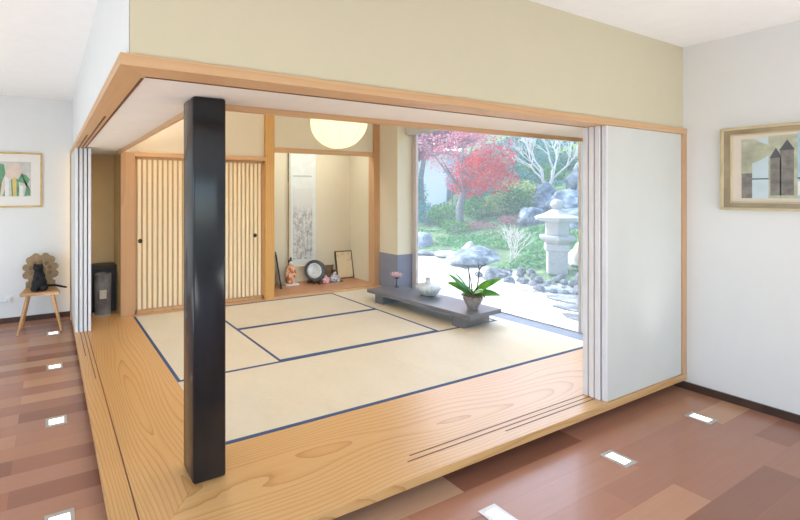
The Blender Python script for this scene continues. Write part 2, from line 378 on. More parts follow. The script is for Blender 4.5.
struct(MB().box(1.85, 2.78, 1.945, 3.54, 2.83, 2.01, .002).build('trim_32', M['cedar']), 'lintel over the alcove')
struct(MB().box(1.85, 2.79, 2.01, 3.54, 2.83, 2.5).build('wall_alcove_upper', M['cream_wall']))
# window wall
struct(MB().box(3.65, 2.40, -.12, 4.0, 2.86, 2.54).build('wall_window_left', M['cream_wall']))
struct(MB().box(3.65, -.5, -.12, 4.0, -.12, 2.54).build('wall_window_right', M['cream_wall']))
struct(MB().box(3.85, -.12, 2.43, 4.0, 2.40, 2.54).build('wall_window_head', M['cream_wall']))
struct(MB().box(3.645, 2.395, 0, 3.93, 2.765, .515).build('trim_33', M['grey_paper']), 'blue-grey paper dado beside the window')
struct(MB().box(3.60, -.12, -.12, 3.71, 2.40, .002).build('trim_34', M['sill_white']), 'white sill strip along the window')
struct(MB().box(3.71, -.12, -.12, 3.93, 2.40, .001).build('trim_35', M['sill']), 'blue-grey stone sill')
win = MB().box(3.93, 2.335, 0, 3.985, 2.40, 2.43).box(3.93, -.12, 0, 3.985, -.06, 2.43).box(3.94, .238, 0, 3.985, .262, 2.43).box(3.93, -.12, 2.37, 3.985, 2.4, 2.43).box(3.93, -.12, -.06, 3.985, 2.4, .012).build('window_1', M['alu']); struct(win, 'large fixed window onto the garden')
struct(MB().box(3.952, -.07, .01, 3.960, 2.34, 2.38).build('window_pane', M['glass'], win))
struct(MB().box(3.92, 2.318, 0, 3.95, 2.336, 2.43).build('window_bead', M['alu_pink'], win))
bl = thing('roller_blind', 'grey rolled-up blind box at the head of the garden window', 'blind', (3.86, 1.14, 2.24))
MB().box(-.06, -1.25, .0, .05, 1.25, .19, .004).build('blind_box', M['blind'], bl)
MB().box(-.005, -1.22, -.012, .01, 1.22, .0, .002).build('bottom_bar', M['alu'], bl)

# slatted doors
def slat_door(name, x0, x1, y, pullx):
    d = MB().box(x0, y, .006, x1, y + .026, 1.818).build(name, M['slat_back'])
    s = MB(); n = int(round((x1 - x0 - .05) / .0595)); p = (x1 - x0 - .05) / n
    for k in range(n):
        a = x0 + .025 + k * p + p * .16; s.box(a, y - .014, .05, a + p * .62, y + .001, 1.79, .004, 1)
    s.build('slats', M['slat'], d)
    MB().box(x0, y - .016, .006, x0 + .022, y, 1.818).box(x1 - .022, y - .016, .006, x1, y, 1.818).box(x0, y - .016, .006, x1, y, .046).box(x0, y - .016, 1.792, x1, y, 1.818).build('frame', M['cedar_z'], d)
    MB().lathe([(0, .0), (.022, .0), (.026, .006), (.026, .012), (.018, .012), (.015, .006), (0, .006)], 24, mat=Matrix.Translation((pullx, y - .012, .845)) @ Matrix.Rotation(R(90), 4, 'X')).build('pull', M['bronze'], d, True)
    return d
struct(slat_door('door_1', .03, .875, 2.805, .094), 'left slatted sliding door with round pull')
struct(slat_door('door_2', .845, 1.715, 2.835, 1.587), 'right slatted sliding door with round pull')

# ------------------------------------------------------------------ tatami
def mat_thing(x0, y0, x1, y1, label):
    t = thing('tatami_mat', label, 'tatami mat', ((x0 + x1) / 2, (y0 + y1) / 2, -.044), 0, 'tatami mats laid on the platform')
    hx, hy = (x1 - x0) / 2 - .0008, (y1 - y0) / 2 - .0008; bw = .026
    longx = hx > hy
    MB().box(-hx, -hy, 0, hx, hy, .044, .001, 1).build('rush_cover', M['rush' if longx else 'rush_y'], t)
    for sgn in (-1, 1):
        if longx: b = MB().box(-hx, sgn * hy - (bw if sgn > 0 else 0), .040, hx, sgn * hy + (0 if sgn > 0 else bw), .0455)
        else: b = MB().box(sgn * hx - (bw if sgn > 0 else 0), -hy, .040, sgn * hx + (0 if sgn > 0 else bw), hy, .0455)
        b.build('cloth_border', M['navy'], t)
mat_thing(0, 0, 1.8, .9, 'tatami mat nearest the black post, lengthwise along the front step')
mat_thing(1.8, 0, 3.6, .9, 'tatami mat at the front right under the near end of the bench')
mat_thing(0, .9, .9, 2.7, 'tatami mat at the left before the left slatted door')
mat_thing(.9, .9, 2.7, 1.8, 'tatami mat in the middle of the room, edged navy on both long sides')
mat_thing(.9, 1.8, 2.7, 2.7, 'tatami mat at the back before the golden alcove post')
mat_thing(2.7, .9, 3.6, 2.7, 'tatami mat along the window under the far part of the bench')

# ------------------------------------------------------------------ black steel post
tag(MB().box(-.0855, -.0855, 0, .0855, .0855, 1.868, .014, 3).build('steel_post', M['steel'], None, True, (-.1545, -.158, 0)), 'black square steel post standing at the corner of the wooden step', 'post')

# ------------------------------------------------------------------ sliding panels
def sliding_panel(loc, rz, w, label, group):
    t = thing('sliding_panel', label, 'sliding panel', loc, rz, group)
    MB().box(.012, -.0145, .003, w, .0145, 1.855).build('panel', M['panel'], t)
    MB().box(0, -.0148, .002, .0125, .0148, 1.855, .002, 1).build('edge_strip', M['panel_edge'], t)
    return t
fl = ['outermost white panel of the right stack, its broad face to the room', 'second white panel of the right stack counted from the room side', 'third white panel of the right stack counted from the room side', 'innermost white panel of the right stack, nearest the garden window']
for k in range(4):
    sliding_panel((2.505 + (.012 if k == 0 else 0), -.618 + k * .035, 0), 0, 1.05, fl[k], 'white sliding panels stacked at the right')
ll = ['outermost white panel of the left stack, beside the chair corner', 'second white panel of the left stack counted from the chair side', 'third white panel of the left stack counted from the chair side', 'innermost white panel of the left stack, nearest the niche']
for k in range(4):
    sliding_panel((-.612 + k * .0405, 2.385, 0), R(90), .83, ll[k], 'white sliding panels stacked at the left')

# ------------------------------------------------------------------ recessed floor lights
def floor_light(x, y, rz, label, group):
    t = thing('floor_light', label, 'floor light', (x, y, FZ), rz, group)
    f = MB().box(-.06, -.065, 0, .06, -.045, .003).box(-.06, .045, 0, .06, .065, .003).box(-.06, -.045, 0, -.036, .045, .003).box(.036, -.045, 0, .06, .045, .003)
    f.build('steel_rim', M['steel_bright'], t)
    MB().box(-.036, -.045, 0, .036, .045, .002).build('lit_lens', M['lens'], t)
    lamp('floor_light_beam', 'SPOT', (x, y, FZ + .01), 18 if rz == 0 else 12, (.96, .98, 1.0), 'up', spot_size=R(66), spot_blend=1.0, shadow_soft_size=.04)
for x, lb in ((1.05, 'lit floor light nearest the camera in front of the step'), (2.09, 'lit floor light before the right stack of panels'), (3.13, 'lit floor light close to the right wall')):
    floor_light(x, -.885, 0, lb, 'floor lights along the front step')
for y, lb in ((-.04, 'lit floor light cut by the bottom edge, left of the step'), (.91, 'lit floor light left of the step, second from the bottom'), (1.89, 'lit floor light left of the step, third from the bottom'), (2.87, 'lit floor light beneath the cat chair')):
    floor_light(-.82, y, R(90), lb, 'floor lights along the left step')

# ------------------------------------------------------------------ paper lantern
lt = N('lantern_paper'); d1 = lt.n('BsdfDiffuse'); d2 = lt.n('BsdfTranslucent'); mx = lt.n('MixShader'); mx.inputs[0].default_value = .5
d1.inputs[0].default_value = lin('fbf2dd'); d2.inputs[0].default_value = lin('fdf5e2')
lt.l(d1.outputs[0], mx.inputs[1]); lt.l(d2.outputs[0], mx.inputs[2]); lt.l(mx.outputs[0], lt.t.nodes['Material Output'].inputs['Surface']); M['paper'] = lt.m
M['rib'] = plain('bamboo_rib', 'ead9ae', .7)
pt = thing('paper_lantern', 'round cream paper lantern hanging over the middle of the tatami room', 'lantern', (1.73, 1.23, 2.10))
prof = [(.275 * math.cos(a), .262 * math.sin(a)) for a in [R(-80 + 160 * i / 28) for i in range(29)]]
L = MB(); b = L.bm; prev = None
for r, z in prof:
    ring = [b.verts.new((r * math.cos(2 * math.pi * k / 48), r * math.sin(2 * math.pi * k / 48), z)) for k in range(48)]
    if prev:
        for k in range(48): b.faces.new((prev[k], prev[(k + 1) % 48], ring[(k + 1) % 48], ring[k]))
    prev = ring
L.build('paper_shade', M['paper'], pt, 'all')
rb = MB()
for k in range(8):
    a = 2 * math.pi * k / 8 + .2
    rb.tube([(1.004 * r * math.cos(a), 1.004 * r * math.sin(a), z) for r, z in prof], .0022, 5)
rb.build('ribs', M['rib'], pt)
MB().tube([(0, 0, .255), (0, 0, .40)], .004, 6).build('cord', M['outlet'], pt)
MB().ell((0, 0, .05), (.03, .03, .04), 2).build('bulb', M['outlet'], pt, 'all')
lo = lamp('lantern_bulb', 'POINT', (1.73, 1.23, 2.07), 2.9, (1, .88, .66), shadow_soft_size=.05)

# ------------------------------------------------------------------ bench and what stands on it
M['bench'] = grain('dark_grey_stained_oak', '7a7c84', '6c6e76', '505259', 'y', 0.3, coat=.4, ring=8, off=(.2, 0, .1), contrast=.5, dist=1.0)
BX, BY, BR = 3.195, 1.455, R(4.8)
t = thing('low_bench', 'long low dark grey wooden bench on the tatami beside the window', 'low table', (BX, BY, .0015), BR)
MB().box(-.275, -.70, .115, .275, .70, .16, .003).build('top_board', M['bench'], t)
for y0, y1 in ((-.60, -.47), (.47, .60)):
    MB().box(-.235, y0, 0, .225, y1, .115, .002).build('leg', M['bench'], t)
def onbench(x, y):
    return (x, y, .1618)
# lotus candle stand
M['pink'] = plain('pale_pink_petal', 'f3cdd2', .6, var=.06); M['darkcup'] = plain('dark_lacquer', '2a2430', .3, coat=.3)
t = thing('lotus_candle_holder', 'pink lotus flower on a thin dark stand at the far end of the bench', 'candle holder', onbench(3.29, 2.05))
MB().lathe([(0, 0), (.03, 0), (.03, .004), (.006, .008), (.005, .10), (.012, .108), (.034, .118), (.038, .132), (.0, .132)], 24).build('stand', M['darkcup'], t, True)
fw = MB()
for ring, (n, r0, L_, tl, w_) in enumerate(((8, .024, .08, 18, .046), (8, .018, .072, 42, .042), (6, .008, .062, 66, .036))):
    for k in range(n):
        a = 2 * math.pi * k / n + ring * .4
        pts = []
        for i in range(5):
            f = i / 4; rr = r0 + L_ * f * math.cos(R(tl + 25 * f)); zz = .133 + L_ * f * math.sin(R(tl + 25 * f)); ww = w_ * math.sin(math.pi * min(.98, .18 + f * .8)) * .5
            ca, sa = math.cos(a), math.sin(a)
            pts.append(((rr * ca - ww * sa, rr * sa + ww * ca, zz), (rr * ca, rr * sa, zz - .006), (rr * ca + ww * sa, rr * sa - ww * ca, zz)))
        vv = [[fw.bm.verts.new(q) for q in p] for p in pts]
        for i in range(4):
            for j in range(2): fw.bm.faces.new((vv[i][j], vv[i][j + 1], vv[i + 1][j + 1], vv[i + 1][j]))
fw.build('lotus_petals', M['pink'], t, 'all')
# vase
m = N('celadon_glaze'); v = m.coord((1, 1, 1)); w_ = m.noise(m.coord((30, 30, 8)), 1.2, 4); M['celadon'] = m.fin(m.ramp(w_, [(.3, 'aebcc4'), (.55, 'd5dde0'), (.75, 'c0ccd2')]), .18, 0, .5, .3)
t = thing('ceramic_vase', 'squat pale blue-grey fluted vase with a narrow neck on the bench', 'vase', onbench(3.30, 1.55))
MB().lathe([(0, 0), (.075, 0), (.082, .008), (.128, .048), (.15, .088), (.142, .115), (.10, .134), (.045, .142), (.029, .158), (.027, .205), (.033, .215), (.024, .215), (.02, .205), (.02, .152), (0, .142)], 96, flute=16, famp=.02).build('body', M['celadon'], t, 'all')
MB().lathe([(0, -.0005), (.078, -.0005), (.08, .006), (.0, .006)], 40).build('foot_ring', M['darkcup'], t, True)
# orchid
M['pot'] = plain('mottled_grey_glaze', '9a9698', .3, var=.22, nscale=14, coat=.3); M['moss'] = plain('dry_grey_moss', '6f6a5e', .95, var=.3, nscale=60)
m = N('orchid_leaf'); M['orchid_leaf'] = m.fin(m.ramp(m.noise(m.coord(), 12, 3), [(.3, '3f8a2c'), (.7, '6cb03f')]), .35, 0, .5)
M['stem'] = plain('dark_green_stem', '3d3f38', .6)
t = thing('potted_orchid', 'orchid with green leaves and bare flower stems in a grey bowl on the bench', 'potted plant', onbench(3.235, .90))
MB().lathe([(0, 0), (.046, 0), (.052, .008), (.056, .03), (.076, .07), (.094, .11), (.10, .14), (.092, .143), (.084, .12), (0, .115)], 40).build('pot', M['pot'], t, True)
rnd = random.Random(3); ms = MB()
for k in range(220):
    a = rnd.uniform(0, 6.28); r0 = rnd.uniform(0, .09); r1 = r0 + rnd.uniform(.01, .05); a2 = a + rnd.uniform(-.6, .6); z0 = .135 + rnd.uniform(0, .025)
    z1 = z0 - (rnd.uniform(.01, .05) if r1 > .105 else rnd.uniform(-.01, .01))
    ms.tube([(r0 * math.cos(a), r0 * math.sin(a), z0), ((r0 + r1) / 2 * math.cos((a + a2) / 2), (r0 + r1) / 2 * math.sin((a + a2) / 2), z0 + .015), (r1 * math.cos(a2), r1 * math.sin(a2), z1)], [.003, .003, .0015], 4)
ms.ell((0, 0, .135), (.09, .09, .018), 2); ms.build('moss', M['moss'], t)
def leaf(a, L_, w_, rise, droop):
    lf = MB(); rows = []
    for i in range(9):
        f = i / 8; r = L_ * f; z = .145 + rise * f - droop * f * f; ww = w_ * (math.sin(math.pi * (0.12 + .86 * f)) ** .7) * .5
        ca, sa = math.cos(a), math.sin(a); row = []; sg = 1 if (-sa * .8 + ca * .6) > 0 else -1; cr, sr = math.cos(R(48)), math.sin(R(48)) * sg
        for j in range(5):
            q = (j - 2) / 2; row.append(lf.bm.verts.new((r * ca - ww * q * sa * cr, r * sa + ww * q * ca * cr, z + ww * q * sr + abs(q) * ww * .25)))
        rows.append(row)
    for i in range(8):
        for j in range(4): lf.bm.faces.new((rows[i][j], rows[i][j + 1], rows[i + 1][j + 1], rows[i + 1][j]))
    o = lf.build('leaf', M['orchid_leaf'], t, 'all'); md = o.modifiers.new('thick', 'SOLIDIFY'); md.thickness = .003
for a, L_, w_, rise, droop in ((R(-35), .27, .085, .10, .09), (R(-5), .24, .075, .05, .07), (R(150), .25, .085, .24, .02), (R(128), .24, .085, .17, .06), (R(168), .22, .075, .29, .05), (R(-55), .26, .085, .26, .06), (R(-25), .22, .08, .20, .04), (R(80), .2, .07, .12, .05), (R(-110), .18, .07, .14, .06), (R(-150), .2, .075, .14, .06)):
    leaf(a, L_, w_, rise, droop)
for pts in ([(-.02, .01, .16), (-.03, .02, .3), (-.035, .02, .42), (-.09, .05, .44)], [(0, 0, .16), (-.015, .01, .3), (-.02, .03, .40), (-.025, .035, .455)], [(.03, -.02, .16), (.05, -.03, .32), (.055, -.035, .42), (.045, -.03, .50)], [(.055, -.035, .42), (.075, -.05, .46), (.11, -.07, .475)]):
    MB().tube(pts, [.0065, .006, .0055, .004][:len(pts)], 6).build('flower_stem', M['stem'], t, True)

# ------------------------------------------------------------------ alcove: scroll and ornaments
m = N('ink_landscape'); g = m.coord((1, 1, 1), which='Generated')
n1 = m.noise(m.coord((11, 1, 7)), 1.5, 9, .78); sx = m.n('SeparateXYZ'); m.l(g, sx.inputs[0])
hh = m.ramp(sx.outputs['Z'], [(0.0, 'ffffff'), (.08, 'e0e0e0'), (.62, 'd0d0d0'), (.78, '303030'), (1, '000000')])
mk = m.math('MULTIPLY', m.ramp(n1, [(.46, '000000'), (.56, 'ffffff')]), hh)
M['ink'] = m.fin(m.mix(m.math('MULTIPLY', mk, .75), 'd9dbd9', '34383c'), .85)
M['scroll_silk'] = plain('pale_silk_mount', 'dde2e0', .8, var=.03)
t = thing('hanging_scroll', 'tall hanging scroll with an ink landscape on the alcove back wall', 'scroll', (2.745, 3.462, .25))
MB().box(-.235, 0, .01, .235, .006, 1.77).build('silk_mount', M['scroll_silk'], t)
MB().box(-.185, -.003, .12, .165, .0, 1.22).build('ink_painting', M['ink'], t)
MB().box(-.185, -.002, 1.40, .165, .0, 1.425).build('silk_band', plain('grey_silk_band', 'b9bdbd', .8), t)
MB().tube([(-.25, -.008, .012), (.25, -.008, .012)], .012, 12).build('roller', M['rib'], t, True)
t = thing('bamboo_rod', 'slender dark-tipped wooden rod standing upright left of the scroll', 'rod', (2.462, 3.44, .02))
MB().tube([(0, 0, 0), (0, 0, 1.55)], .009, 10).build('rod', plain('brown_bamboo', '96764a', .5), t, True)
MB().tube([(0, 0, 1.55), (0, 0, 2.0)], .0095, 10).build('tip', plain('dark_bamboo', '55504a', .5), t, True)
# leaning board seen edge on
t = thing('leaning_board', 'thin black-framed board leaning edge-on beside the golden alcove post', 'framed board', (2.235, 3.27, .02), R(-27.5))
MB().box(-.012, -.16, 0, .012, .16, .50, .002, 1, (0, R(-9), 0), (0, 0, 0)).build('frame', plain('black_lacquer_frame', '2b2a2d', .4), t)
MB().box(-.0135, -.145, .015, -.0118, .145, .485, 0, 1, (0, R(-9), 0), (0, 0, 0)).build('white_face', M['mat_board'], t)
# kimono doll
M['kimono'] = N('orange_kimono'); _m = M['kimono']; _f = _m.noise(_m.coord((1, 1, .6)), 22, 4, .7); M['kimono'] = _m.fin(_m.ramp(_f, [(.38, 'c4602c'), (.5, 'e39560'), (.62, 'f2e3d3')]), .7)
M['hair'] = plain('black_hair', '17161a', .4); M['face'] = plain('white_gofun', 'f1e7de', .5)
t = thing('kimono_doll', 'tall doll in an orange and white kimono on a white base in the alcove', 'doll', (2.43, 3.33, .02))
MB().box(-.11, -.075, 0, .11, .075, .024, .002).build('base', plain('white_stone_base', 'e0ddd8', .5), t)
d = MB(); d.lathe([(0, .024), (.06, .024), (.07, .04), (.058, .12), (.06, .2), (.068, .25), (.05, .285), (.018, .3), (0, .3)], 28)
d.ell((-.06, -.01, .19), (.03, .03, .075), 2, (0, R(18), 0)).ell((.062, -.01, .18), (.034, .03, .08), 2, (0, R(-20), 0)); d.build('kimono', M['kimono'], t, 'all')
MB().ell((0, -.01, .325), (.03, .03, .036), 3).build('head', M['face'], t, 'all')
MB().ell((.002, .004, .34), (.035, .033, .036), 3).ell((.012, .01, .385), (.016, .016, .028), 2, (0, R(20), 0)).build('hair', M['hair'], t, 'all')
MB().box(-.062, -.062, .15, .062, -.03, .18, .01).build('obi', plain('pale_obi', 'e9c9a4', .7), t)
# round plate on feet
m = N('silver_blue_plate'); f = m.noise(m.coord(), 16, 6, .7, 1.0); M['plate'] = m.fin(m.ramp(f, [(.35, 'a9bcc8'), (.5, 'e6eef2'), (.65, 'c4d2da')]), .25, .15, .5, .2)
t = thing('round_plate', 'large round silvery blue display plate with a dark rim standing on the alcove board', 'plate', (2.845, 3.27, .02), R(-52))
rx_ = Matrix.Translation((0, 0, .19)) @ Matrix.Rotation(R(82), 4, 'X')
MB().lathe([(0, .05), (.09, .052), (.118, .0605), (.118, .05), (.0, .03)], 48, mat=rx_).build('plate_face', M['plate'], t, 'all')
MB().lathe([(.108, .056), (.12, .062), (.140, .066), (.158, .06), (.164, .03), (.16, -.03), (.14, -.05), (.10, -.05), (.10, .046), (.108, .056)], 48, mat=rx_).build('rim', plain('dark_pewter_rim', '55585c', .35, .5, var=.3, nscale=25), t, True)
for x in (-.085, 0, .085): MB().box(x - .018, -.09, 0, x + .018, .07, .045, .006).build('foot', plain('dark_red_lacquer', '4a2820', .4), t)
# brown folding screen
t = thing('folding_screen', 'small ribbed brown folding screen behind the two little dolls', 'folding screen', (3.13, 3.40, .02))
for k in range(4):
    MB().box(-.16 + k * .08, -.004, 0, -.08 + k * .08, .004, .235, .001, 1, (0, 0, R(22 if k % 2 else -22))).build('fold', plain('brown_screen_panel', '7b624c', .6, var=.2, nscale=14), t)
def small_doll(x, y, s, cbody, label):
    t = thing('seated_doll', label, 'doll', (x, y, .02), 0, 'little dolls before the brown screen')
    MB().lathe([(0, 0), (.075 * s, 0), (.08 * s, .01), (.06 * s, .05 * s), (.035 * s, .085 * s), (.02 * s, .1 * s), (0, .1 * s)], 24).ell((-.045 * s, -.02 * s, .04 * s), (.04 * s, .03 * s, .025 * s), 2).ell((.045 * s, -.02 * s, .04 * s), (.04 * s, .03 * s, .025 * s), 2).build('robe', cbody, t, 'all')
    MB().ell((0, 0, .115 * s), (.024 * s, .024 * s, .028 * s), 3).build('head', M['face'], t, 'all')
    MB().ell((0, .006 * s, .125 * s), (.028 * s, .026 * s, .026 * s), 3).build('hair', M['hair'], t, 'all')
    MB().box(-.09 * s, -.07 * s, -.0, .09 * s, .06 * s, .008).build('base', plain('black_lacquer_base', '2a2020', .3), t)
m = N('pink_robe'); M['robe_pink'] = m.fin(m.ramp(m.noise(m.coord(), 25, 4), [(.4, 'd98a90'), (.55, 'f3dcdc'), (.68, 'b95a4a')]), .7)
m = N('grey_robe'); M['robe_grey'] = m.fin(m.ramp(m.noise(m.coord(), 25, 4), [(.4, '8087a0'), (.55, 'e6e2e6'), (.68, '6b6f86')]), .7)
small_doll(3.0, 3.27, 1.15, M['robe_pink'], 'little doll in a pink and white robe beside the round plate')
small_doll(3.2, 3.27, 1.15, M['robe_grey'], 'little doll in a grey and white robe beside the leaning picture')
# leaning picture
m = N('ink_sketch'); f = m.noise(m.coord((1, 1, 1)), 9, 6, .7); M['sketch'] = m.fin(m.mix(m.ramp(f, [(.52, '000000'), (.62, '909090')]), 'e3d3b3', '6a5a44'), .85)
t = thing('leaning_picture', 'brown framed ink sketch leaning on the alcove back wall at the right', 'framed picture', (3.50, 3.375, .02), R(-3))
rot = (R(-10), 0, 0); pv = (0, 0, 0)
f = MB()
for a in ((-.16, -.012, 0, .16, .012, .014), (-.16, -.012, .426, .16, .012, .44), (-.16, -.012, 0, -.146, .012, .44), (.146, -.012, 0, .16, .012, .44)): f.box(*a, .001, 1, rot, pv)
f.build('frame', plain('brown_wood_frame', '5a3d2b', .5), t)
MB().box(-.147, -.004, .013, .147, .01, .427, 0, 1, rot, pv).build('sketch', M['sketch'], t)

# ------------------------------------------------------------------ niche: dark chest and ribbed bin
t = thing('floor_chest', 'black chest at the back of the niche beside the left panels', 'chest', (-.27, 3.17, 0))
MB().box(-.165, -.10, 0, .135, .12, .515, .006).build('body', plain('black_brown_lacquer', '2e2829', .4, var=.1), t)
MB().box(-.172, -.108, .515, .138, .125, .545, .006).build('lid', plain('dark_walnut_lid', '382b26', .4), t)
t = thing('ribbed_bin', 'smoky grey ribbed cylindrical bin in front of the black chest', 'bin', (-.30, 2.955, 0))
MB().lathe([(0, .004), (.085, .004), (.088, .02), (.09, .24), (.092, .47), (.088, .475), (.082, .46), (.08, .03), (0, .03)], 96, flute=24, famp=.03).build('body', plain('smoky_grey_plastic', '6c696b', .2, var=.35, nscale=6), t, 'all')
MB().lathe([(.0, 0), (.092, 0), (.095, .006), (.092, .014), (0, .014)], 40).build('base', plain('pale_grey_base', 'a9a29c', .5), t, True)
MB().box(-.045, -.097, .20, .03, -.09, .30, .002).build('paper_label', plain('pale_paper_tag', 'b9b3a6', .8), t)

# ------------------------------------------------------------------ chair with cat
M['chair_wood'] = grain('honey_beech', 'd7a978', 'c8935c', '96622f', 'x', .45, ring=8, off=(0, .2, .2), contrast=.5, dist=1.0)
M['chair_back'] = plain('weathered_carved_wood', '9b7f5e', .6, var=.15, nscale=14)
t = thing('carved_chair', 'wooden peasant chair with a scalloped carved back against the left wall', 'chair', (-.95, 3.12, FZ))
MB().prism([(-.185, -.17), (.185, -.17), (.2, -.15), (.155, .17), (-.155, .17), (-.2, -.15)], .405, .435, .006).build('seat', M['chair_wood'], t)
for sx in (-1, 1):
    MB().tube([(sx * .12, -.10, .41), (sx * .215, -.19, 0)], [.021, .015], 12).build('leg', M['chair_wood'], t, True)
    MB().tube([(sx * .11, .11, .41), (sx * .19, .22, 0)], [.021, .015], 12).build('leg', M['chair_wood'], t, True)
pts = [(-.105, 0), (.105, 0)]
# scalloped outline of the back, x along width, y up
out = [(-.155, 0), (.155, 0), (.155, .07), (.125, .085)]
lobes = [((.145, .15), .055), ((.150, .235), .05), ((.115, .315), .05), ((.05, .355), .052), ((-.05, .355), .052), ((-.115, .315), .05), ((-.150, .235), .05), ((-.145, .15), .055)]
cc = Vector((0, .19))
for (lx, ly), r in lobes:
    base = math.atan2(ly - cc.y, lx - cc.x)
    for k in range(-4, 5):
        a = base + k * R(22); out.append((lx + r * math.cos(a) * .8, ly + r * math.sin(a) * .8))
out += [(-.125, .085), (-.155, .07)]
tm = Matrix.Translation((0, .14, .43)) @ Matrix.Rotation(R(82), 4, 'X')
bk = MB().prism(out, -.012, .012, 0, tm).build('carved_back', M['chair_back'], t)
cv = MB()
for k in range(7):
    a = R(-20 + k * 36.7); tm2 = tm @ Matrix.Translation((.10 * math.cos(a), .20 + .095 * math.sin(a), .012))
    cv.prism([(.025 * math.cos(2 * math.pi * i / 14), .025 * math.sin(2 * math.pi * i / 14)) for i in range(14)], -.001, .005, .002, tm2)
cv.prism([(.05 * math.cos(2 * math.pi * i / 24), .05 * math.sin(2 * math.pi * i / 24)) for i in range(24)], -.001, .006, .003, tm @ Matrix.Translation((0, .2, .012)))
cv.build('carving', plain('carved_relief_wood', '85694a', .6, var=.15), bk)
# black cat figure
cb = MB()
cb.ell((0, 0, .075), (.068, .075, .08), 3).ell((0, .008, .14), (.054, .055, .085), 3).ell((-.004, .0, .205), (.042, .042, .05), 3).ell((-.008, -.01, .252), (.046, .044, .04), 3)
cb.ell((-.008, -.052, .243), (.018, .014, .013), 2)
for sx in (-1, 1):
    cb.tube([(-.008 + sx * .027, -.005, .268), (-.008 + sx * .033, -.005, .305)], [.019, .003], 10)
    cb.ell((sx * .045, -.035, .03), (.032, .05, .032), 2); cb.tube([(sx * .022, -.035, .15), (sx * .025, -.065, .012)], [.018, .014], 10); cb.ell((sx * .025, -.078, .012), (.018, .026, .012), 2)
cb.tube([(.03, .05, .03), (.1, .045, .035), (.17, .02, .035), (.24, -.01, .02), (.285, -.03, .012)], [.015, .015, .014, .013, .01], 10)
bmesh.ops.scale(cb.bm, vec=(1.2, 1.1, 1.0), verts=[v for v in cb.bm.verts if v.co.x < .085])
cat = cb.build('cat_figure', plain('matt_black_cat', '121216', .65, var=.2), None, 'all', (-.962, 3.09, FZ + .436)); tag(cat, 'black cat sitting on the carved chair with its tail stretched right', 'cat')
rm = cat.modifiers.new('remesh', 'REMESH'); rm.mode = 'VOXEL'; rm.voxel_size = .006; rm.use_smooth_shade = True
sm = cat.modifiers.new('smooth', 'SMOOTH'); sm.iterations = 4
# outlet with cable
t = thing('wall_outlet', 'white wall outlet with a cable left of the carved chair', 'outlet', (-1.29, 3.5, .155))
MB().box(-.04, -.012, -.04, .04, 0, .04, .004).build('plate', M['outlet'], t)
MB().lathe([(0, 0), (.022, 0), (.022, .016), (.018, .03), (0, .03)], 20, mat=Matrix.Translation((0, -.012, 0)) @ Matrix.Rotation(R(90), 4, 'X')).build('plug', M['outlet'], t, True)
MB().tube([(0, -.036, -.005), (-.05, -.03, -.02), (-.12, -.015, -.03), (-.22, -.012, -.028)], .005, 8).build('cable', M['cable'], t, True)

# ------------------------------------------------------------------ pictures on the walls
def frame_bars(w, h, b, d, bev=.003):
    f = MB(); f.box(-w / 2, -d, 0, w / 2, 0, b, bev, 1).box(-w / 2, -d, h - b, w / 2, 0, h, bev, 1).box(-w / 2, -d, b, -w / 2 + b, 0, h - b, bev, 1).box(w / 2 - b, -d, b, w / 2, 0, h - b, bev, 1); return f
def patch(name, pts, mat, parent, y):
    b = MB(); vv = [b.bm.verts.new((p[0], y, p[1])) for p in pts]; b.bm.faces.new(vv); vb = [b.bm.verts.new((p[0], y + .0012, p[1])) for p in pts]; b.bm.faces.new(vb[::-1])
    n = len(pts)
    for i in range(n): b.bm.faces.new((vv[i], vb[i], vb[(i + 1) % n], vv[(i + 1) % n]))
    bmesh.ops.recalc_face_normals(b.bm, faces=b.bm.faces[:]); return b.build(name, mat, parent)
W1, H1 = .60, .645
t = thing('framed_painting', 'gold framed pale painting with green patches on the left white wall', 'picture', (-.939 - W1 / 2, 3.5, 1.233))
frame_bars(W1, H1, .018, .026).build('frame', M['gold'], t)
MB().box(-W1 / 2 + .015, -.016, .015, W1 / 2 - .015, -.001, H1 - .015).build('mount', M['mat_board'], t)
ax0, ax1, az0, az1 = -.18, .18, .128, .535
art = patch('artwork', [(ax0, az0), (ax1, az0), (ax1, az1), (ax0, az1)], plain('pale_grey_paint', 'cfcdc6', .8, var=.08, nscale=18), t, -.0172)
GR = plain('leaf_green_paint', '6d9a78', .8, var=.2, nscale=20); PK = plain('pale_rose_paint', 'e2cdbf', .8, var=.06); YL = plain('straw_yellow_paint', 'e2c77c', .8, var=.06); WH = plain('chalk_white_paint', 'e6e6e2', .8, var=.04)
def sub(pts, mat, k): patch('paint_patch', pts, mat, art, -.0174 - .0003 * k)
sub([(-.18, .13), (-.09, .13), (-.07, .3), (-.1, .5), (-.18, .52)], GR, 0)
sub([(-.02, .13), (.06, .13), (.05, .33), (-.03, .33)], GR, 0)
sub([(.04, .30), (.12, .28), (.175, .20), (.175, .14), (.11, .13), (.13, .24), (.17, .33), (.13, .38), (.08, .40)], GR, 1)
sub([(.03 + .085 * math.cos(a / 16 * 6.283) - .02, .43 + .09 * math.sin(a / 16 * 6.283)) for a in range(16)], PK, 1)
sub([(-.05, .48), (-.12, .30), (-.14, .13), (-.115, .13), (-.06, .32), (.0, .52)], PK, 2)
sub([(-.005, .13), (.03, .13), (.03, .30), (.015, .36), (-.015, .34)], YL, 3)
sub([(-.09, .13), (-.05, .13), (-.05, .33), (-.09, .36)], WH, 3)
sub([(.055, .13), (.10, .13), (.10, .25), (.06, .26)], WH, 3)
W2, H2 = .86, .59
t = thing('framed_triptych', 'wide champagne framed picture of grey towers on the right white wall', 'picture', (3.63, -.832 - W2 / 2, 1.28), R(-90))
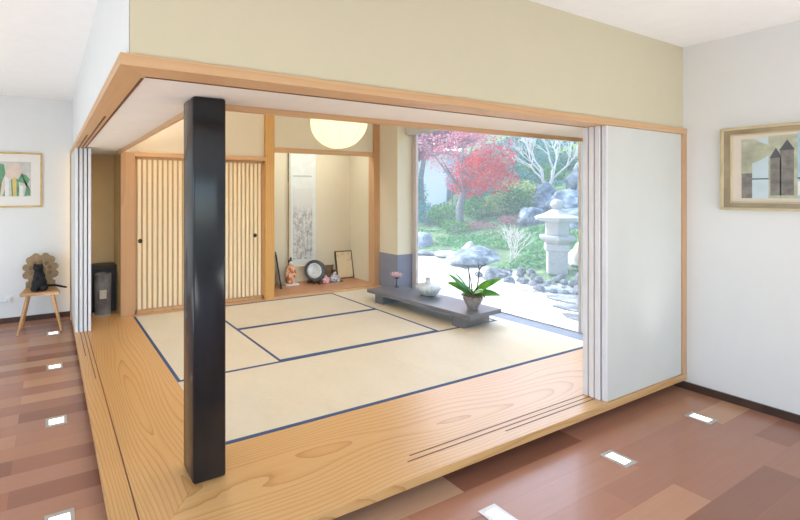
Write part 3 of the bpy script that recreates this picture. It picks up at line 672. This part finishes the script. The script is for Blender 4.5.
frame_bars(W2, H2, .018, .034).build('frame', M['silver_gold'], t)
f2 = MB()
b0, b1 = .018, .05
for a in ((-W2 / 2 + b0, b0, W2 / 2 - b0, b1), (-W2 / 2 + b0, H2 - b1, W2 / 2 - b0, H2 - b0), (-W2 / 2 + b0, b1, -W2 / 2 + b1, H2 - b1), (W2 / 2 - b1, b1, W2 / 2 - b0, H2 - b1)): f2.box(a[0], -.026, a[1], a[2], -.004, a[3])
f2.build('frame_inset', M['frame_dark'], t)
f3 = MB()
b0, b1 = .05, .06
for a in ((-W2 / 2 + b0, b0, W2 / 2 - b0, b1), (-W2 / 2 + b0, H2 - b1, W2 / 2 - b0, H2 - b0), (-W2 / 2 + b0, b1, -W2 / 2 + b1, H2 - b1), (W2 / 2 - b1, b1, W2 / 2 - b0, H2 - b1)): f3.box(a[0], -.029, a[1], a[2], -.004, a[3], .002, 1)
f3.build('frame_lip', M['silver_gold'], t)
MB().box(-W2 / 2 + .055, -.02, .055, W2 / 2 - .055, -.001, H2 - .055).build('mount', M['mat_cream'], t)
pw = .125; z0, z1 = .085, .50; xl = -W2 / 2 + .105
GP = plain('sage_green_paint', 'b6b8a2', .8, var=.15, nscale=16); BP = plain('pale_sky_paint', 'c9dbe2', .8, var=.05); TP = plain('grey_stone_paint', '85817d', .8, var=.18, nscale=28); DP = plain('slate_paint', '5e6266', .8, var=.1); BL = plain('light_blue_paint', 'a8cbd8', .8, var=.08)
def rect(a, b, c, d): return [(a, b), (c, b), (c, d), (a, d)]
p1 = patch('art_panel', rect(xl, z0, xl + pw, z1), BP, t, -.0212)
patch('paint_patch', rect(xl, z0, xl + .05, .26), TP, p1, -.0216); patch('paint_patch', rect(xl, .26, xl + .05, z1), GP, p1, -.0216)
patch('paint_patch', [(xl + .05, z1), (xl + pw, z1 - .05), (xl + pw, z1 - .12), (xl + .09, z1 - .15), (xl + .05, z1 - .17)], GP, p1, -.0216); patch('paint_patch', rect(xl + .05, .215, xl + pw, .223), DP, p1, -.0218)
p2 = patch('art_panel', rect(xl + pw, z0 + .0, xl + 2 * pw, z1 + .012), GP, t, -.0212)
for a, b, c in ((.02, .055, .36), (.062, .11, .41)):
    patch('paint_patch', rect(xl + pw + a - .012, z0 + .02, xl + pw + b, c), TP, p2, -.0216)
    patch('paint_patch', [(xl + pw + a - .016, c), (xl + pw + b + .004, c), (xl + pw + (a + b) / 2 - .005, c + .07)], DP, p2, -.0218)
p3 = patch('art_panel', rect(xl + 2 * pw, z0, xl + 3 * pw, z1 + .02), BL, t, -.0212); patch('paint_patch', rect(xl + 2 * pw, z0 + .02, xl + 3 * pw, .20), WH, p3, -.0216); patch('paint_patch', rect(xl + 2 * pw, .215, xl + 3 * pw, .225), DP, p3, -.0218)
p4 = patch('art_panel', rect(xl + 3 * pw, z0, xl + 4 * pw, z1), GP, t, -.0212); patch('paint_patch', rect(xl + 3 * pw + .03, z0, xl + 4 * pw - .02, .4), TP, p4, -.0216)
p5 = patch('art_panel', rect(xl + 4 * pw, z0, xl + 5.2 * pw, z1), BP, t, -.0212)

# ------------------------------------------------------------------ garden
m = N('garden_ground')
tc = m.n('TexCoord'); sx = m.n('SeparateXYZ'); m.l(tc.outputs['Object'], sx.inputs[0])
e = m.math('SUBTRACT', m.math('SUBTRACT', sx.outputs['X'], m.math('MULTIPLY', sx.outputs['Y'], .305)), 5.48)
e2 = m.math('ADD', e, m.math('MULTIPLY', m.math('SUBTRACT', m.noise(m.coord(), 1.6, 4), .5), .9))
mask = m.ramp(m.math('MULTIPLY', m.math('ADD', e2, .2), 2.0), [(0.0, '000000'), (1.0, 'ffffff')])
gv = m.noise(m.coord(), 60, 3); gravel = m.ramp(gv, [(.3, 'b9b7b2'), (.6, 'e6e3de')])
so = m.noise(m.coord(), 6, 6, .7); soil = m.ramp(so, [(.3, '44704c'), (.5, '5d6a52'), (.65, '6f9a68')])
m.bump(gv, .5, .02); M['ground'] = m.fin(m.mix(mask, gravel, soil), .95, 0, .1)
g = MB(); nx, ny = 70, 70; vv = []
for i in range(nx + 1):
    row = []
    for j in range(ny + 1):
        x = 4.0 + 26 * (i / nx) ** 1.5; y = -6 + 32 * j / ny; z = hgt(x, y)
        if x > 7: z += .12 * mnoise.noise(Vector((x * .7, y * .7, 0))) * min(1, (x - 7) / 3)
        row.append(g.bm.verts.new((x, y, z)))
    vv.append(row)
for i in range(nx):
    for j in range(ny): g.bm.faces.new((vv[i][j], vv[i + 1][j], vv[i + 1][j + 1], vv[i][j + 1]))
gro = g.build('garden_ground', M['ground'], None, 'all'); struct(gro, 'garden ground of pale gravel rising to a planted slope')

M['rockm'] = N('blue_grey_rock'); _m = M['rockm']; _f = _m.noise(_m.coord(), 5, 8, .7); _m.bump(_m.noise(_m.coord(), 14, 6, .7), .5, .05); M['rockm'] = _m.fin(_m.ramp(_f, [(.3, '6f7a8a'), (.5, '8f97a4'), (.7, 'b4b8bc')]), .9, 0, .2)
M['rock_pale'] = N('pale_rock'); _m = M['rock_pale']; _f = _m.noise(_m.coord(), 5, 8, .7); _m.bump(_m.noise(_m.coord(), 14, 6, .7), .5, .05); M['rock_pale'] = _m.fin(_m.ramp(_f, [(.3, 'a9a8a6'), (.5, 'c6c4c0'), (.7, 'dedbd6')]), .9, 0, .2)
FOOT = []
def rockmat(name, stops):
    m = N(name); f = m.noise(m.coord(), 4, 8, .72); m.bump(m.noise(m.coord(), 11, 6, .7), .6, .06); return m.fin(m.ramp(f, stops), .9, 0, .2)
M['rock_blue'] = rockmat('slate_blue_rock', [(.38, '525d6a'), (.5, '7c8896'), (.6, 'acb4bd')])
M['rock_dark'] = rockmat('dark_grey_rock', [(.38, '50555e'), (.5, '747982'), (.62, 'a2a5aa')])
def boulder(x, y, r, label, seed, mat='rockm', rz=0, sink=-.06, name='garden_rock', cat='rock', amp=.28, flat=.08):
    z = hgt(x, y) + r[2] * sink; FOOT.append((x, y, max(r[0], r[1]) * 1.25))
    o = MB().rock((0, 0, 0), r, seed, amp, 4, flat).build(name, M[mat], None, 'all', (x, y, z)); o.rotation_euler = (0, 0, rz); tag(o, label, cat); return o
boulder(6.95, 3.62, (.56, .4, .27), 'wide low blue-grey boulder behind the orchid', 1, 'rock_blue', R(-20), amp=.2)
boulder(6.98, 3.80, (.2, .18, .36), 'pale upright rock topping the wide low boulder', 2, 'rock_pale', R(10), amp=.2)
boulder(7.75, 5.75, (.26, .32, .34), 'blue-grey rock at the left edge of the window by the hedge', 3)
boulder(7.15, 5.0, (.22, .45, .07), 'flat dark rock at the left on the gravel', 4, 'rock_dark', R(20))
boulder(7.1, 4.40, (.16, .28, .12), 'low pale rock between the flat dark rock and the wide boulder', 14, 'rock_pale', R(20))
boulder(6.3, 2.72, (.16, .22, .14), 'small pointed grey rock right of the orchid', 5, 'rock_dark')
boulder(7.25, 1.72, (.34, .34, .46), 'round pale boulder right of the stone lantern', 6, 'rock_pale', amp=.15)
boulder(5.62, 2.05, (.20, .45, .06), 'flat pale edging stone in the gravel left of the lantern', 7, 'rock_pale', R(25))
boulder(5.98, 1.55, (.14, .40, .07), 'flat grey edging stone in front of the lantern', 8, 'rockm', R(20))
boulder(5.66, 1.10, (.28, .40, .07), 'broad flat stepping stone nearest the lantern', 9, 'rock_dark', R(30), name='stepping_stone', cat='stone')
boulder(5.20, .88, (.20, .26, .05), 'middle flat stepping stone in the white gravel', 10, 'rock_dark', R(40), name='stepping_stone', cat='stone')
boulder(4.78, .62, (.16, .22, .04), 'flat stepping stone closest to the window', 11, 'rock_dark', R(10), name='stepping_stone', cat='stone')
for k, (x, y, r, lb) in enumerate(((10.1, 3.55, (.42, .5, .45), 'blue rock behind the lantern roof'), (10.9, 3.15, (.5, .6, .7), 'tall blue-grey rock at the right edge of the window'), (9.45, 4.05, (.28, .3, .34), 'leaning blue rock left of the lantern at the slope foot'), (12.1, 4.0, (.6, .75, .62), 'upper blue-grey rock on the slope at the right'), (10.5, 4.35, (.3, .3, .55), 'slanting blue rock under the white tree'), (9.2, 2.95, (.3, .45, .3), 'low grey rock directly behind the lantern'), (11.35, 3.5, (.25, .3, .55), 'middle blue-grey rock between the upper rock and the lantern roof'))):
    boulder(x, y, r, lb, 20 + k, 'rock_blue', k * .7, sink=.08, flat=.75)
# cobbles round the lantern
rnd = random.Random(11); protoc = None; placed = []
for k in range(400):
    a = rnd.uniform(0, 6.28); q = rnd.uniform(.0, 1) ** .6; x = 6.15 + .5 * q * math.cos(a); y = 2.0 + .95 * q * math.sin(a); s = rnd.uniform(.05, .095)
    if math.hypot(x - 6.66, y - 1.96) < .22 + s or any(math.hypot(x - px, y - py) < (s + ps) * 1.02 for px, py, ps in placed) or len(placed) >= 64: continue
    placed.append((x, y, s))
    if protoc is None:
        protoc = MB().rock((0, 0, 0), (1, .8, .6), 33, .2, 3).build('cobble_stone', M['rock_dark'], None, 'all'); o = tag(protoc, 'grey cobble in the pile of stones around the stone lantern', 'stone', 'cobbles around the stone lantern')
    else:
        o = protoc.copy(); COL.objects.link(o)
    o.location = (x, y, hgt(x, y) + s * .45); o.scale = (s, s, s * 1.5); o.rotation_euler = (0, 0, rnd.uniform(0, 6.28))

# stone lantern
M['granite'] = N('pale_granite'); _m = M['granite']; _f = _m.noise(_m.coord(), 70, 4, .7); _m.bump(_f, .3, .01); M['granite'] = _m.fin(_m.ramp(_f, [(.3, '8f8d8c'), (.5, 'b2b0ae'), (.72, 'c8c5c2')]), .9, 0, .2)
LX, LY = 6.66, 1.96; FOOT.append((LX, LY, .24)); S = .0163
t = thing('stone_lantern', 'pale granite garden lantern with a wide roof and round finial', 'stone lantern', (LX, LY, hgt(LX, LY) - .02), R(34))
def hexp(r): return [(r * math.cos(math.pi / 3 * k), r * math.sin(math.pi / 3 * k)) for k in range(6)]
MB().box(-.135, -.135, 0, .135, .135, .48, .02).build('post', M['granite'], t)
MB().box(-.16, -.16, .38, .16, .16, .50, .02).build('collar', M['granite'], t)
MB().lathe([(0, .50), (.16, .50), (.26, .575), (.265, .62), (.2, .635), (0, .635)], 6).build('platform', M['granite'], t)
fb = MB().prism(hexp(.175), .635, .87, .008)
fb.build('fire_box', M['granite'], t)
MB().lathe([(.02, 0), (.045, 0), (.045, .012), (.02, .012)], 20, mat=Matrix.Translation((-.02, -.155, .745)) @ Matrix.Rotation(R(90), 4, 'X')).build('moon_window', plain('dark_granite_recess', '8f8a88', .9), t)
MB().lathe([(0, .85), (.2, .85), (.325, .885), (.345, .93), (.30, .945), (.19, .99), (.10, 1.045), (.07, 1.06), (0, 1.06)], 6).build('roof', M['granite'], t)
MB().lathe([(0, 1.05), (.06, 1.05), (.05, 1.075), (.085, 1.105), (.09, 1.15), (.075, 1.195), (.03, 1.22), (0, 1.22)], 24).build('finial', M['granite'], t, 'all')

# foliage materials
def leafmat(name, stops, trans=.35):
    m = N(name); gi = m.n('NewGeometry'); c = m.ramp(gi.outputs['Random Per Island'], stops)
    d = m.n('BsdfDiffuse'); tr = m.n('BsdfTranslucent'); mx = m.n('MixShader'); mx.inputs[0].default_value = trans
    m.l(c, d.inputs[0]); m.l(c, tr.inputs[0]); m.l(d.outputs[0], mx.inputs[1]); m.l(tr.outputs[0], mx.inputs[2]); m.l(mx.outputs[0], m.t.nodes['Material Output'].inputs['Surface']); return m.m
M['lf_red'] = leafmat('red_maple_leaf', [(0, 'c23a42'), (.4, 'd84a48'), (.7, 'e8643e'), (.85, 'd9586a'), (1, 'd88a90')])
M['lf_upper'] = leafmat('faded_maple_leaf', [(0, 'c0485a'), (.3, 'cc7088'), (.55, 'b8a0a8'), (.8, 'd89aa0'), (1, 'a8909c')])
M['lf_pink'] = leafmat('pink_maple_leaf', [(0, 'b8708c'), (.5, 'd0889a'), (1, 'c86a80')])
M['lf_green'] = leafmat('mid_green_leaf', [(0, '3d6e3e'), (.5, '568a48'), (1, '7fac66')])
M['lf_bluegreen'] = leafmat('blue_green_leaf', [(0, '3a6c70'), (.5, '4f8688'), (1, '74a4a0')])
M['lf_dark'] = leafmat('dark_conifer_leaf', [(0, '3a6660'), (.5, '4d7c74'), (1, '6a968c')])
M['lf_cover'] = leafmat('ground_cover_leaf', [(0, '3f8450'), (.5, '5a9a60'), (1, '8cba78')])
M['lf_yellow'] = leafmat('yellow_green_leaf', [(0, '8aa860'), (.5, 'a8bc78'), (1, 'c4cf95')])
M['lf_mulch'] = leafmat('russet_leaf', [(0, '9a6468'), (.5, 'b88488'), (1, '8a5a58')])
M['bark'] = plain('grey_bark', '7d7a7c', .9, var=.2, nscale=18); M['bark_pale'] = plain('pale_bark', 'd6d0cc', .85, var=.08, nscale=18)

def crown(base, blobs, n, size, mat, name, label, trunk=None, cat='shrub', bark='bark', seed=1, part='foliage', group=None):
    t = thing(name, label, cat, base, 0, group); rnd = random.Random(seed)
    FOOT.append((base[0], base[1], .3 if (trunk and cat == 'tree') else max(max(b[1][0], b[1][1]) + math.hypot(b[0][0], b[0][1]) for b in blobs) + .06))
    MB().leaves(blobs, n, size, rnd).build(part, M[mat], t)
    if trunk:
        b = MB()
        for pts, rr in trunk: b.tube(pts, rr, 8)
        b.build('trunk', M[bark], t, True)
    else:
        b = MB()
        for k in range(4): b.tube([(0.03 * k - .05, 0, -.05), (rnd.uniform(-.2, .2), rnd.uniform(-.2, .2), blobs[0][0][2])], [.02, .008], 6)
        b.build('stems', M[bark], t, True)
    return t
def gz(x, y, d=0.0): return (x, y, hgt(x, y) - d)
# red maple
rnd = random.Random(5)
Rv = Vector((.562, -.827, 0)); Dv = Vector((.827, .562, 0))
def rel(a, d, z): v = Rv * a + Dv * d; return (v.x, v.y, z)
bl_ = [(rel(.45, 0, 1.45), (.7, .75, .5)), (rel(.85, .1, 1.25), (.55, .6, .38)), (rel(.2, .2, 1.05), (.5, .5, .3)), (rel(.75, 0, 1.8), (.6, .6, .4))]
bu_ = [(rel(-.35, 0, 1.85), (.55, .6, .4)), (rel(.1, .2, 2.25), (.85, .8, .55)), (rel(-.75, .1, 2.3), (.5, .5, .3)), (rel(.85, 0, 2.3), (.6, .6, .45)), (rel(.4, 0, 2.7), (.95, .7, .4))]
tr = [([(0, 0, -.1), (0.0, .02, .5), rel(.1, 0, .95)], [.12, .09, .075])]
for a, d, z in ((.6, .1, 1.7), (-.5, .1, 1.9), (.1, -.2, 2.2), (.9, .1, 2.0), (-.1, .3, 2.3), (-.9, 0, 2.3), (.4, .2, 2.6)):
    tr.append(([rel(.08, 0, .85), rel(a * .5, d * .5, .9 + (z - .9) * .55), rel(a, d, z)], [.05, .03, .012]))
crown(gz(9.36, 5.9), bl_, 3300, .085, 'lf_red', 'maple_tree', 'red maple with a forked grey trunk in the middle of the garden view', tr, 'tree', seed=2)
MB().leaves(bu_, 3300, .07, random.Random(77)).build('upper_foliage', M['lf_upper'], bpy.data.objects['maple_tree'])
bl_ = [(rel(-.6, 0, 2.45), (1.3, .9, .45)), (rel(0, 0, 2.9), (1.1, .9, .8)), (rel(-1.2, 0, 3.0), (1, .9, .7)), (rel(1.2, 0, 3.2), (1.1, .9, .8))]
crown(gz(11.9, 9.6), bl_, 6500, .22, 'lf_pink', 'maple_tree', 'purple-pink maple at the top left of the window above the white house', [([(0, 0, -.1), rel(0, 0, 1.4), rel(.2, 0, 2.7)], [.14, .1, .05])], 'tree', seed=3)
# shrubs of the hedge
hd = [(9.6, 7.2, 'lf_bluegreen', 'blue-green hedge shrub at the left edge of the window'), (9.5, 6.55, 'lf_green', 'green hedge shrub left of the red maple trunk'), (9.9, 5.75, 'lf_green', 'green hedge shrub right behind the red maple trunk'), (10.1, 5.2, 'lf_yellow', 'yellow-green hedge shrub right of the red maple trunk'), (10.2, 4.75, 'lf_green', 'green hedge shrub at the right end of the hedge')]
for k, (x, y, mt, lb) in enumerate(hd):
    crown(gz(x, y), [((0, 0, .3), (.42, .45, .36)), ((.1, .25, .32), (.3, .3, .3))], 1100, .07, mt, 'hedge_shrub', lb, seed=20 + k, group='hedge shrubs below the maple')
crown(gz(8.75, 5.55), [((0, 0, .16), (.34, .42, .2))], 700, .06, 'lf_green', 'low_shrub', 'low green shrub in front of the red maple', seed=31)
crown(gz(9.1, 5.05), [((0, 0, .06), (.3, .55, .12))], 500, .06, 'lf_mulch', 'low_shrub', 'low russet shrub right of the maple trunk', seed=32)
crown(gz(9.3, 4.3), [((0, 0, .1), (.3, .5, .14))], 500, .06, 'lf_mulch', 'low_shrub', 'low russet shrub between the white shrub and the lantern', seed=33)
crown(gz(9.9, 7.95), [((0, 0, .7), (.38, .38, .75)), ((0, 0, 1.3), (.2, .2, .5))], 1500, .07, 'lf_dark', 'conifer_shrub', 'tall blue-green conical conifer at the left edge before the white house', seed=34)
crown(gz(10.4, 7.0), [((0, 0, 1.1), (.22, .25, .3))], 260, .06, 'lf_pink', 'small_tree', 'small purple shrub on a thin stem left of the maple trunk', [([(0, 0, -.1), (0, 0, 1.1)], [.03, .02])], 'tree', seed=35)
# plants on the slope
sl = [(10.7, 5.5, 'lf_green', 'green slope shrub just right of the red maple'), (11.4, 5.6, 'lf_yellow', 'yellow-green slope shrub in the diagonal band'), (11.2, 6.1, 'lf_bluegreen', 'blue-green slope shrub behind the red maple'), (12.3, 6.1, 'lf_bluegreen', 'blue-green slope shrub halfway up the diagonal band'), (12.9, 5.9, 'lf_green', 'green slope shrub left of the white tree'), (13.3, 6.6, 'lf_dark', 'dark slope shrub high behind the white tree'), (14.2, 6.3, 'lf_bluegreen', 'blue-green slope shrub behind the white tree fork'), (13.9, 5.4, 'lf_dark', 'dark green slope shrub right of the white tree'), (14.6, 5.7, 'lf_yellow', 'pale yellow-green shrub at the upper right of the slope'), (15.5, 7.4, 'lf_dark', 'dark evergreen shrub at the top of the slope'), (16.2, 8.0, 'lf_dark', 'large dark evergreen near the window top'), (17.2, 8.9, 'lf_bluegreen', 'blue-green shrub high above the red maple'), (15.2, 8.3, 'lf_bluegreen', 'blue-green shrub between the maple and the dark evergreen')]
for k, (x, y, mt, lb) in enumerate(sl):
    s = .45 + .035 * (x - 10); crown(gz(x, y), [((0, 0, s * .5), (s * 1.0, s * 1.25, s * .65)), ((.1, -.3, s * .4), (s * .7, s * .7, s * .5))], 800, .09, mt, 'slope_shrub', lb, seed=50 + k, group='shrubs planted on the slope')
# bare white trees
def branches(b, p, d, L_, r, depth, rnd, spread=.5):
    q = p + d * L_; mid = (p + q) / 2 + Vector((rnd.uniform(-1, 1), rnd.uniform(-1, 1), 0)) * L_ * .06
    b.tube([p, mid, q], [r, r * .85, r * .7], 5 if depth < 3 else 7)
    if depth == 0: return
    for k in range(3 if depth > 1 else 2):
        nd = (d + Vector((rnd.uniform(-1, 1), rnd.uniform(-1, 1), rnd.uniform(-.35, .6))) * spread).normalized()
        branches(b, p + (q - p) * rnd.uniform(.6, 1), nd, L_ * rnd.uniform(.62, .85), r * .62, depth - 1, rnd, spread)
t = thing('bare_tree', 'white leafless tree with a forked trunk on the slope above the lantern', 'tree', gz(11.52, 4.89, .05)); rnd = random.Random(8); b = MB()
b.tube([(0, 0, 0), rel(.0, 0, .25)], [.055, .05], 8)
for a in (-.12, .14):
    p0 = Vector(rel(a, 0, .75)); b.tube([rel(0, 0, .22), rel(a * .8, 0, .45), p0], [.045, .04, .036], 8)
    for k in range(3): branches(b, p0 - Vector((0, 0, .12 * k)), (Vector((rnd.uniform(-.4, .4), rnd.uniform(-.4, .4), 1)) + Rv * a * 3 * (k * .7 + .3)).normalized(), .5, .026, 4, rnd, .6)
b.build('trunk_and_branches', M['bark_pale'], t, True)
t = thing('bare_shrub', 'small white leafless shrub on the green ground cover left of the lantern', 'shrub', gz(7.0, 2.95, .03)); rnd = random.Random(4); b = MB()
for k in range(6): branches(b, Vector((0, 0, 0)), (Vector((rnd.uniform(-.25, .25), rnd.uniform(-.25, .25), 1)) + Rv * rnd.uniform(-.55, .55)).normalized(), .3, .009, 3, rnd, .5)
b.build('twigs', M['bark_pale'], t)
MB().leaves([(rel(-.1, 0, .55), (.25, .25, .2)), (rel(.1, 0, .5), (.2, .2, .2))], 70, .035, rnd).build('russet_leaves', M['lf_mulch'], t)
# ground cover
FOOT += [(11.52, 4.89, .15), (7.0, 2.95, .1)]
def taken(x, y): return any((x - a) ** 2 + (y - b) ** 2 < r * r for a, b, r in FOOT)
rnd = random.Random(9); gc = MB()
for _ in range(24000):
    y = rnd.uniform(.2, 8.2); e_ = rnd.random() ** 1.2 * 3.6 + .12; x = 5.48 + .305 * y + e_
    if mnoise.noise(Vector((x * .9, y * .9, 3))) < -.28 or ((x - 6.15) / .6) ** 2 + ((y - 2.0) / 1.05) ** 2 < 1 or taken(x, y): continue
    z = hgt(x, y); a = rnd.uniform(0, 6.28); s = rnd.uniform(.03, .075); u = Vector((math.cos(a), math.sin(a), rnd.uniform(.2, 1.0))) * s; w_ = Vector((-math.sin(a), math.cos(a), 0)) * s * .35
    p = Vector((x, y, z + rnd.uniform(0, .04))); gc.bm.faces.new([gc.bm.verts.new(p), gc.bm.verts.new(p + u * .5 + w_), gc.bm.verts.new(p + u), gc.bm.verts.new(p + u * .5 - w_)])
o = gc.build('ground_cover', M['lf_cover']); o['kind'] = 'stuff'; tag(o, 'low green ground cover between the gravel and the slope', 'ground cover')
rnd = random.Random(19); gc = MB()
for _ in range(16000):
    y = rnd.uniform(1.5, 14); e_ = rnd.uniform(3.2, 14); x = 5.48 + .305 * y + e_
    dx, dy = x + .866, y + 2.192
    if (dx * .562 - dy * .827) / (dx * .827 + dy * .562) < -.075 or e_ < 3.75 or taken(x, y): continue
    z = hgt(x, y); a = rnd.uniform(0, 6.28); s = rnd.uniform(.07, .16); u = Vector((math.cos(a), math.sin(a), rnd.uniform(.2, 1.0))) * s; w_ = Vector((-math.sin(a), math.cos(a), 0)) * s * .4
    p = Vector((x, y, z + rnd.uniform(0, .08))); gc.bm.faces.new([gc.bm.verts.new(p), gc.bm.verts.new(p + u * .5 + w_), gc.bm.verts.new(p + u), gc.bm.verts.new(p + u * .5 - w_)])
o = gc.build('slope_planting', M['lf_bluegreen']); o['kind'] = 'stuff'; tag(o, 'dense low blue-green planting covering the slope', 'ground cover')
# white neighbour house
t = thing('white_house', 'white rendered house with a dark roof edge beyond the garden at the left', 'house', (13.6, 12.6, .3), R(-68))
MB().box(-3.2, 0, 0, 2.2, 4, 2.75).build('wall', plain('white_render', 'e9ebee', .9, var=.02), t)
MB().box(-3.5, -.3, 2.75, 2.5, 4.3, 2.88).build('roof', plain('grey_roof_edge', '7f8790', .6), t)
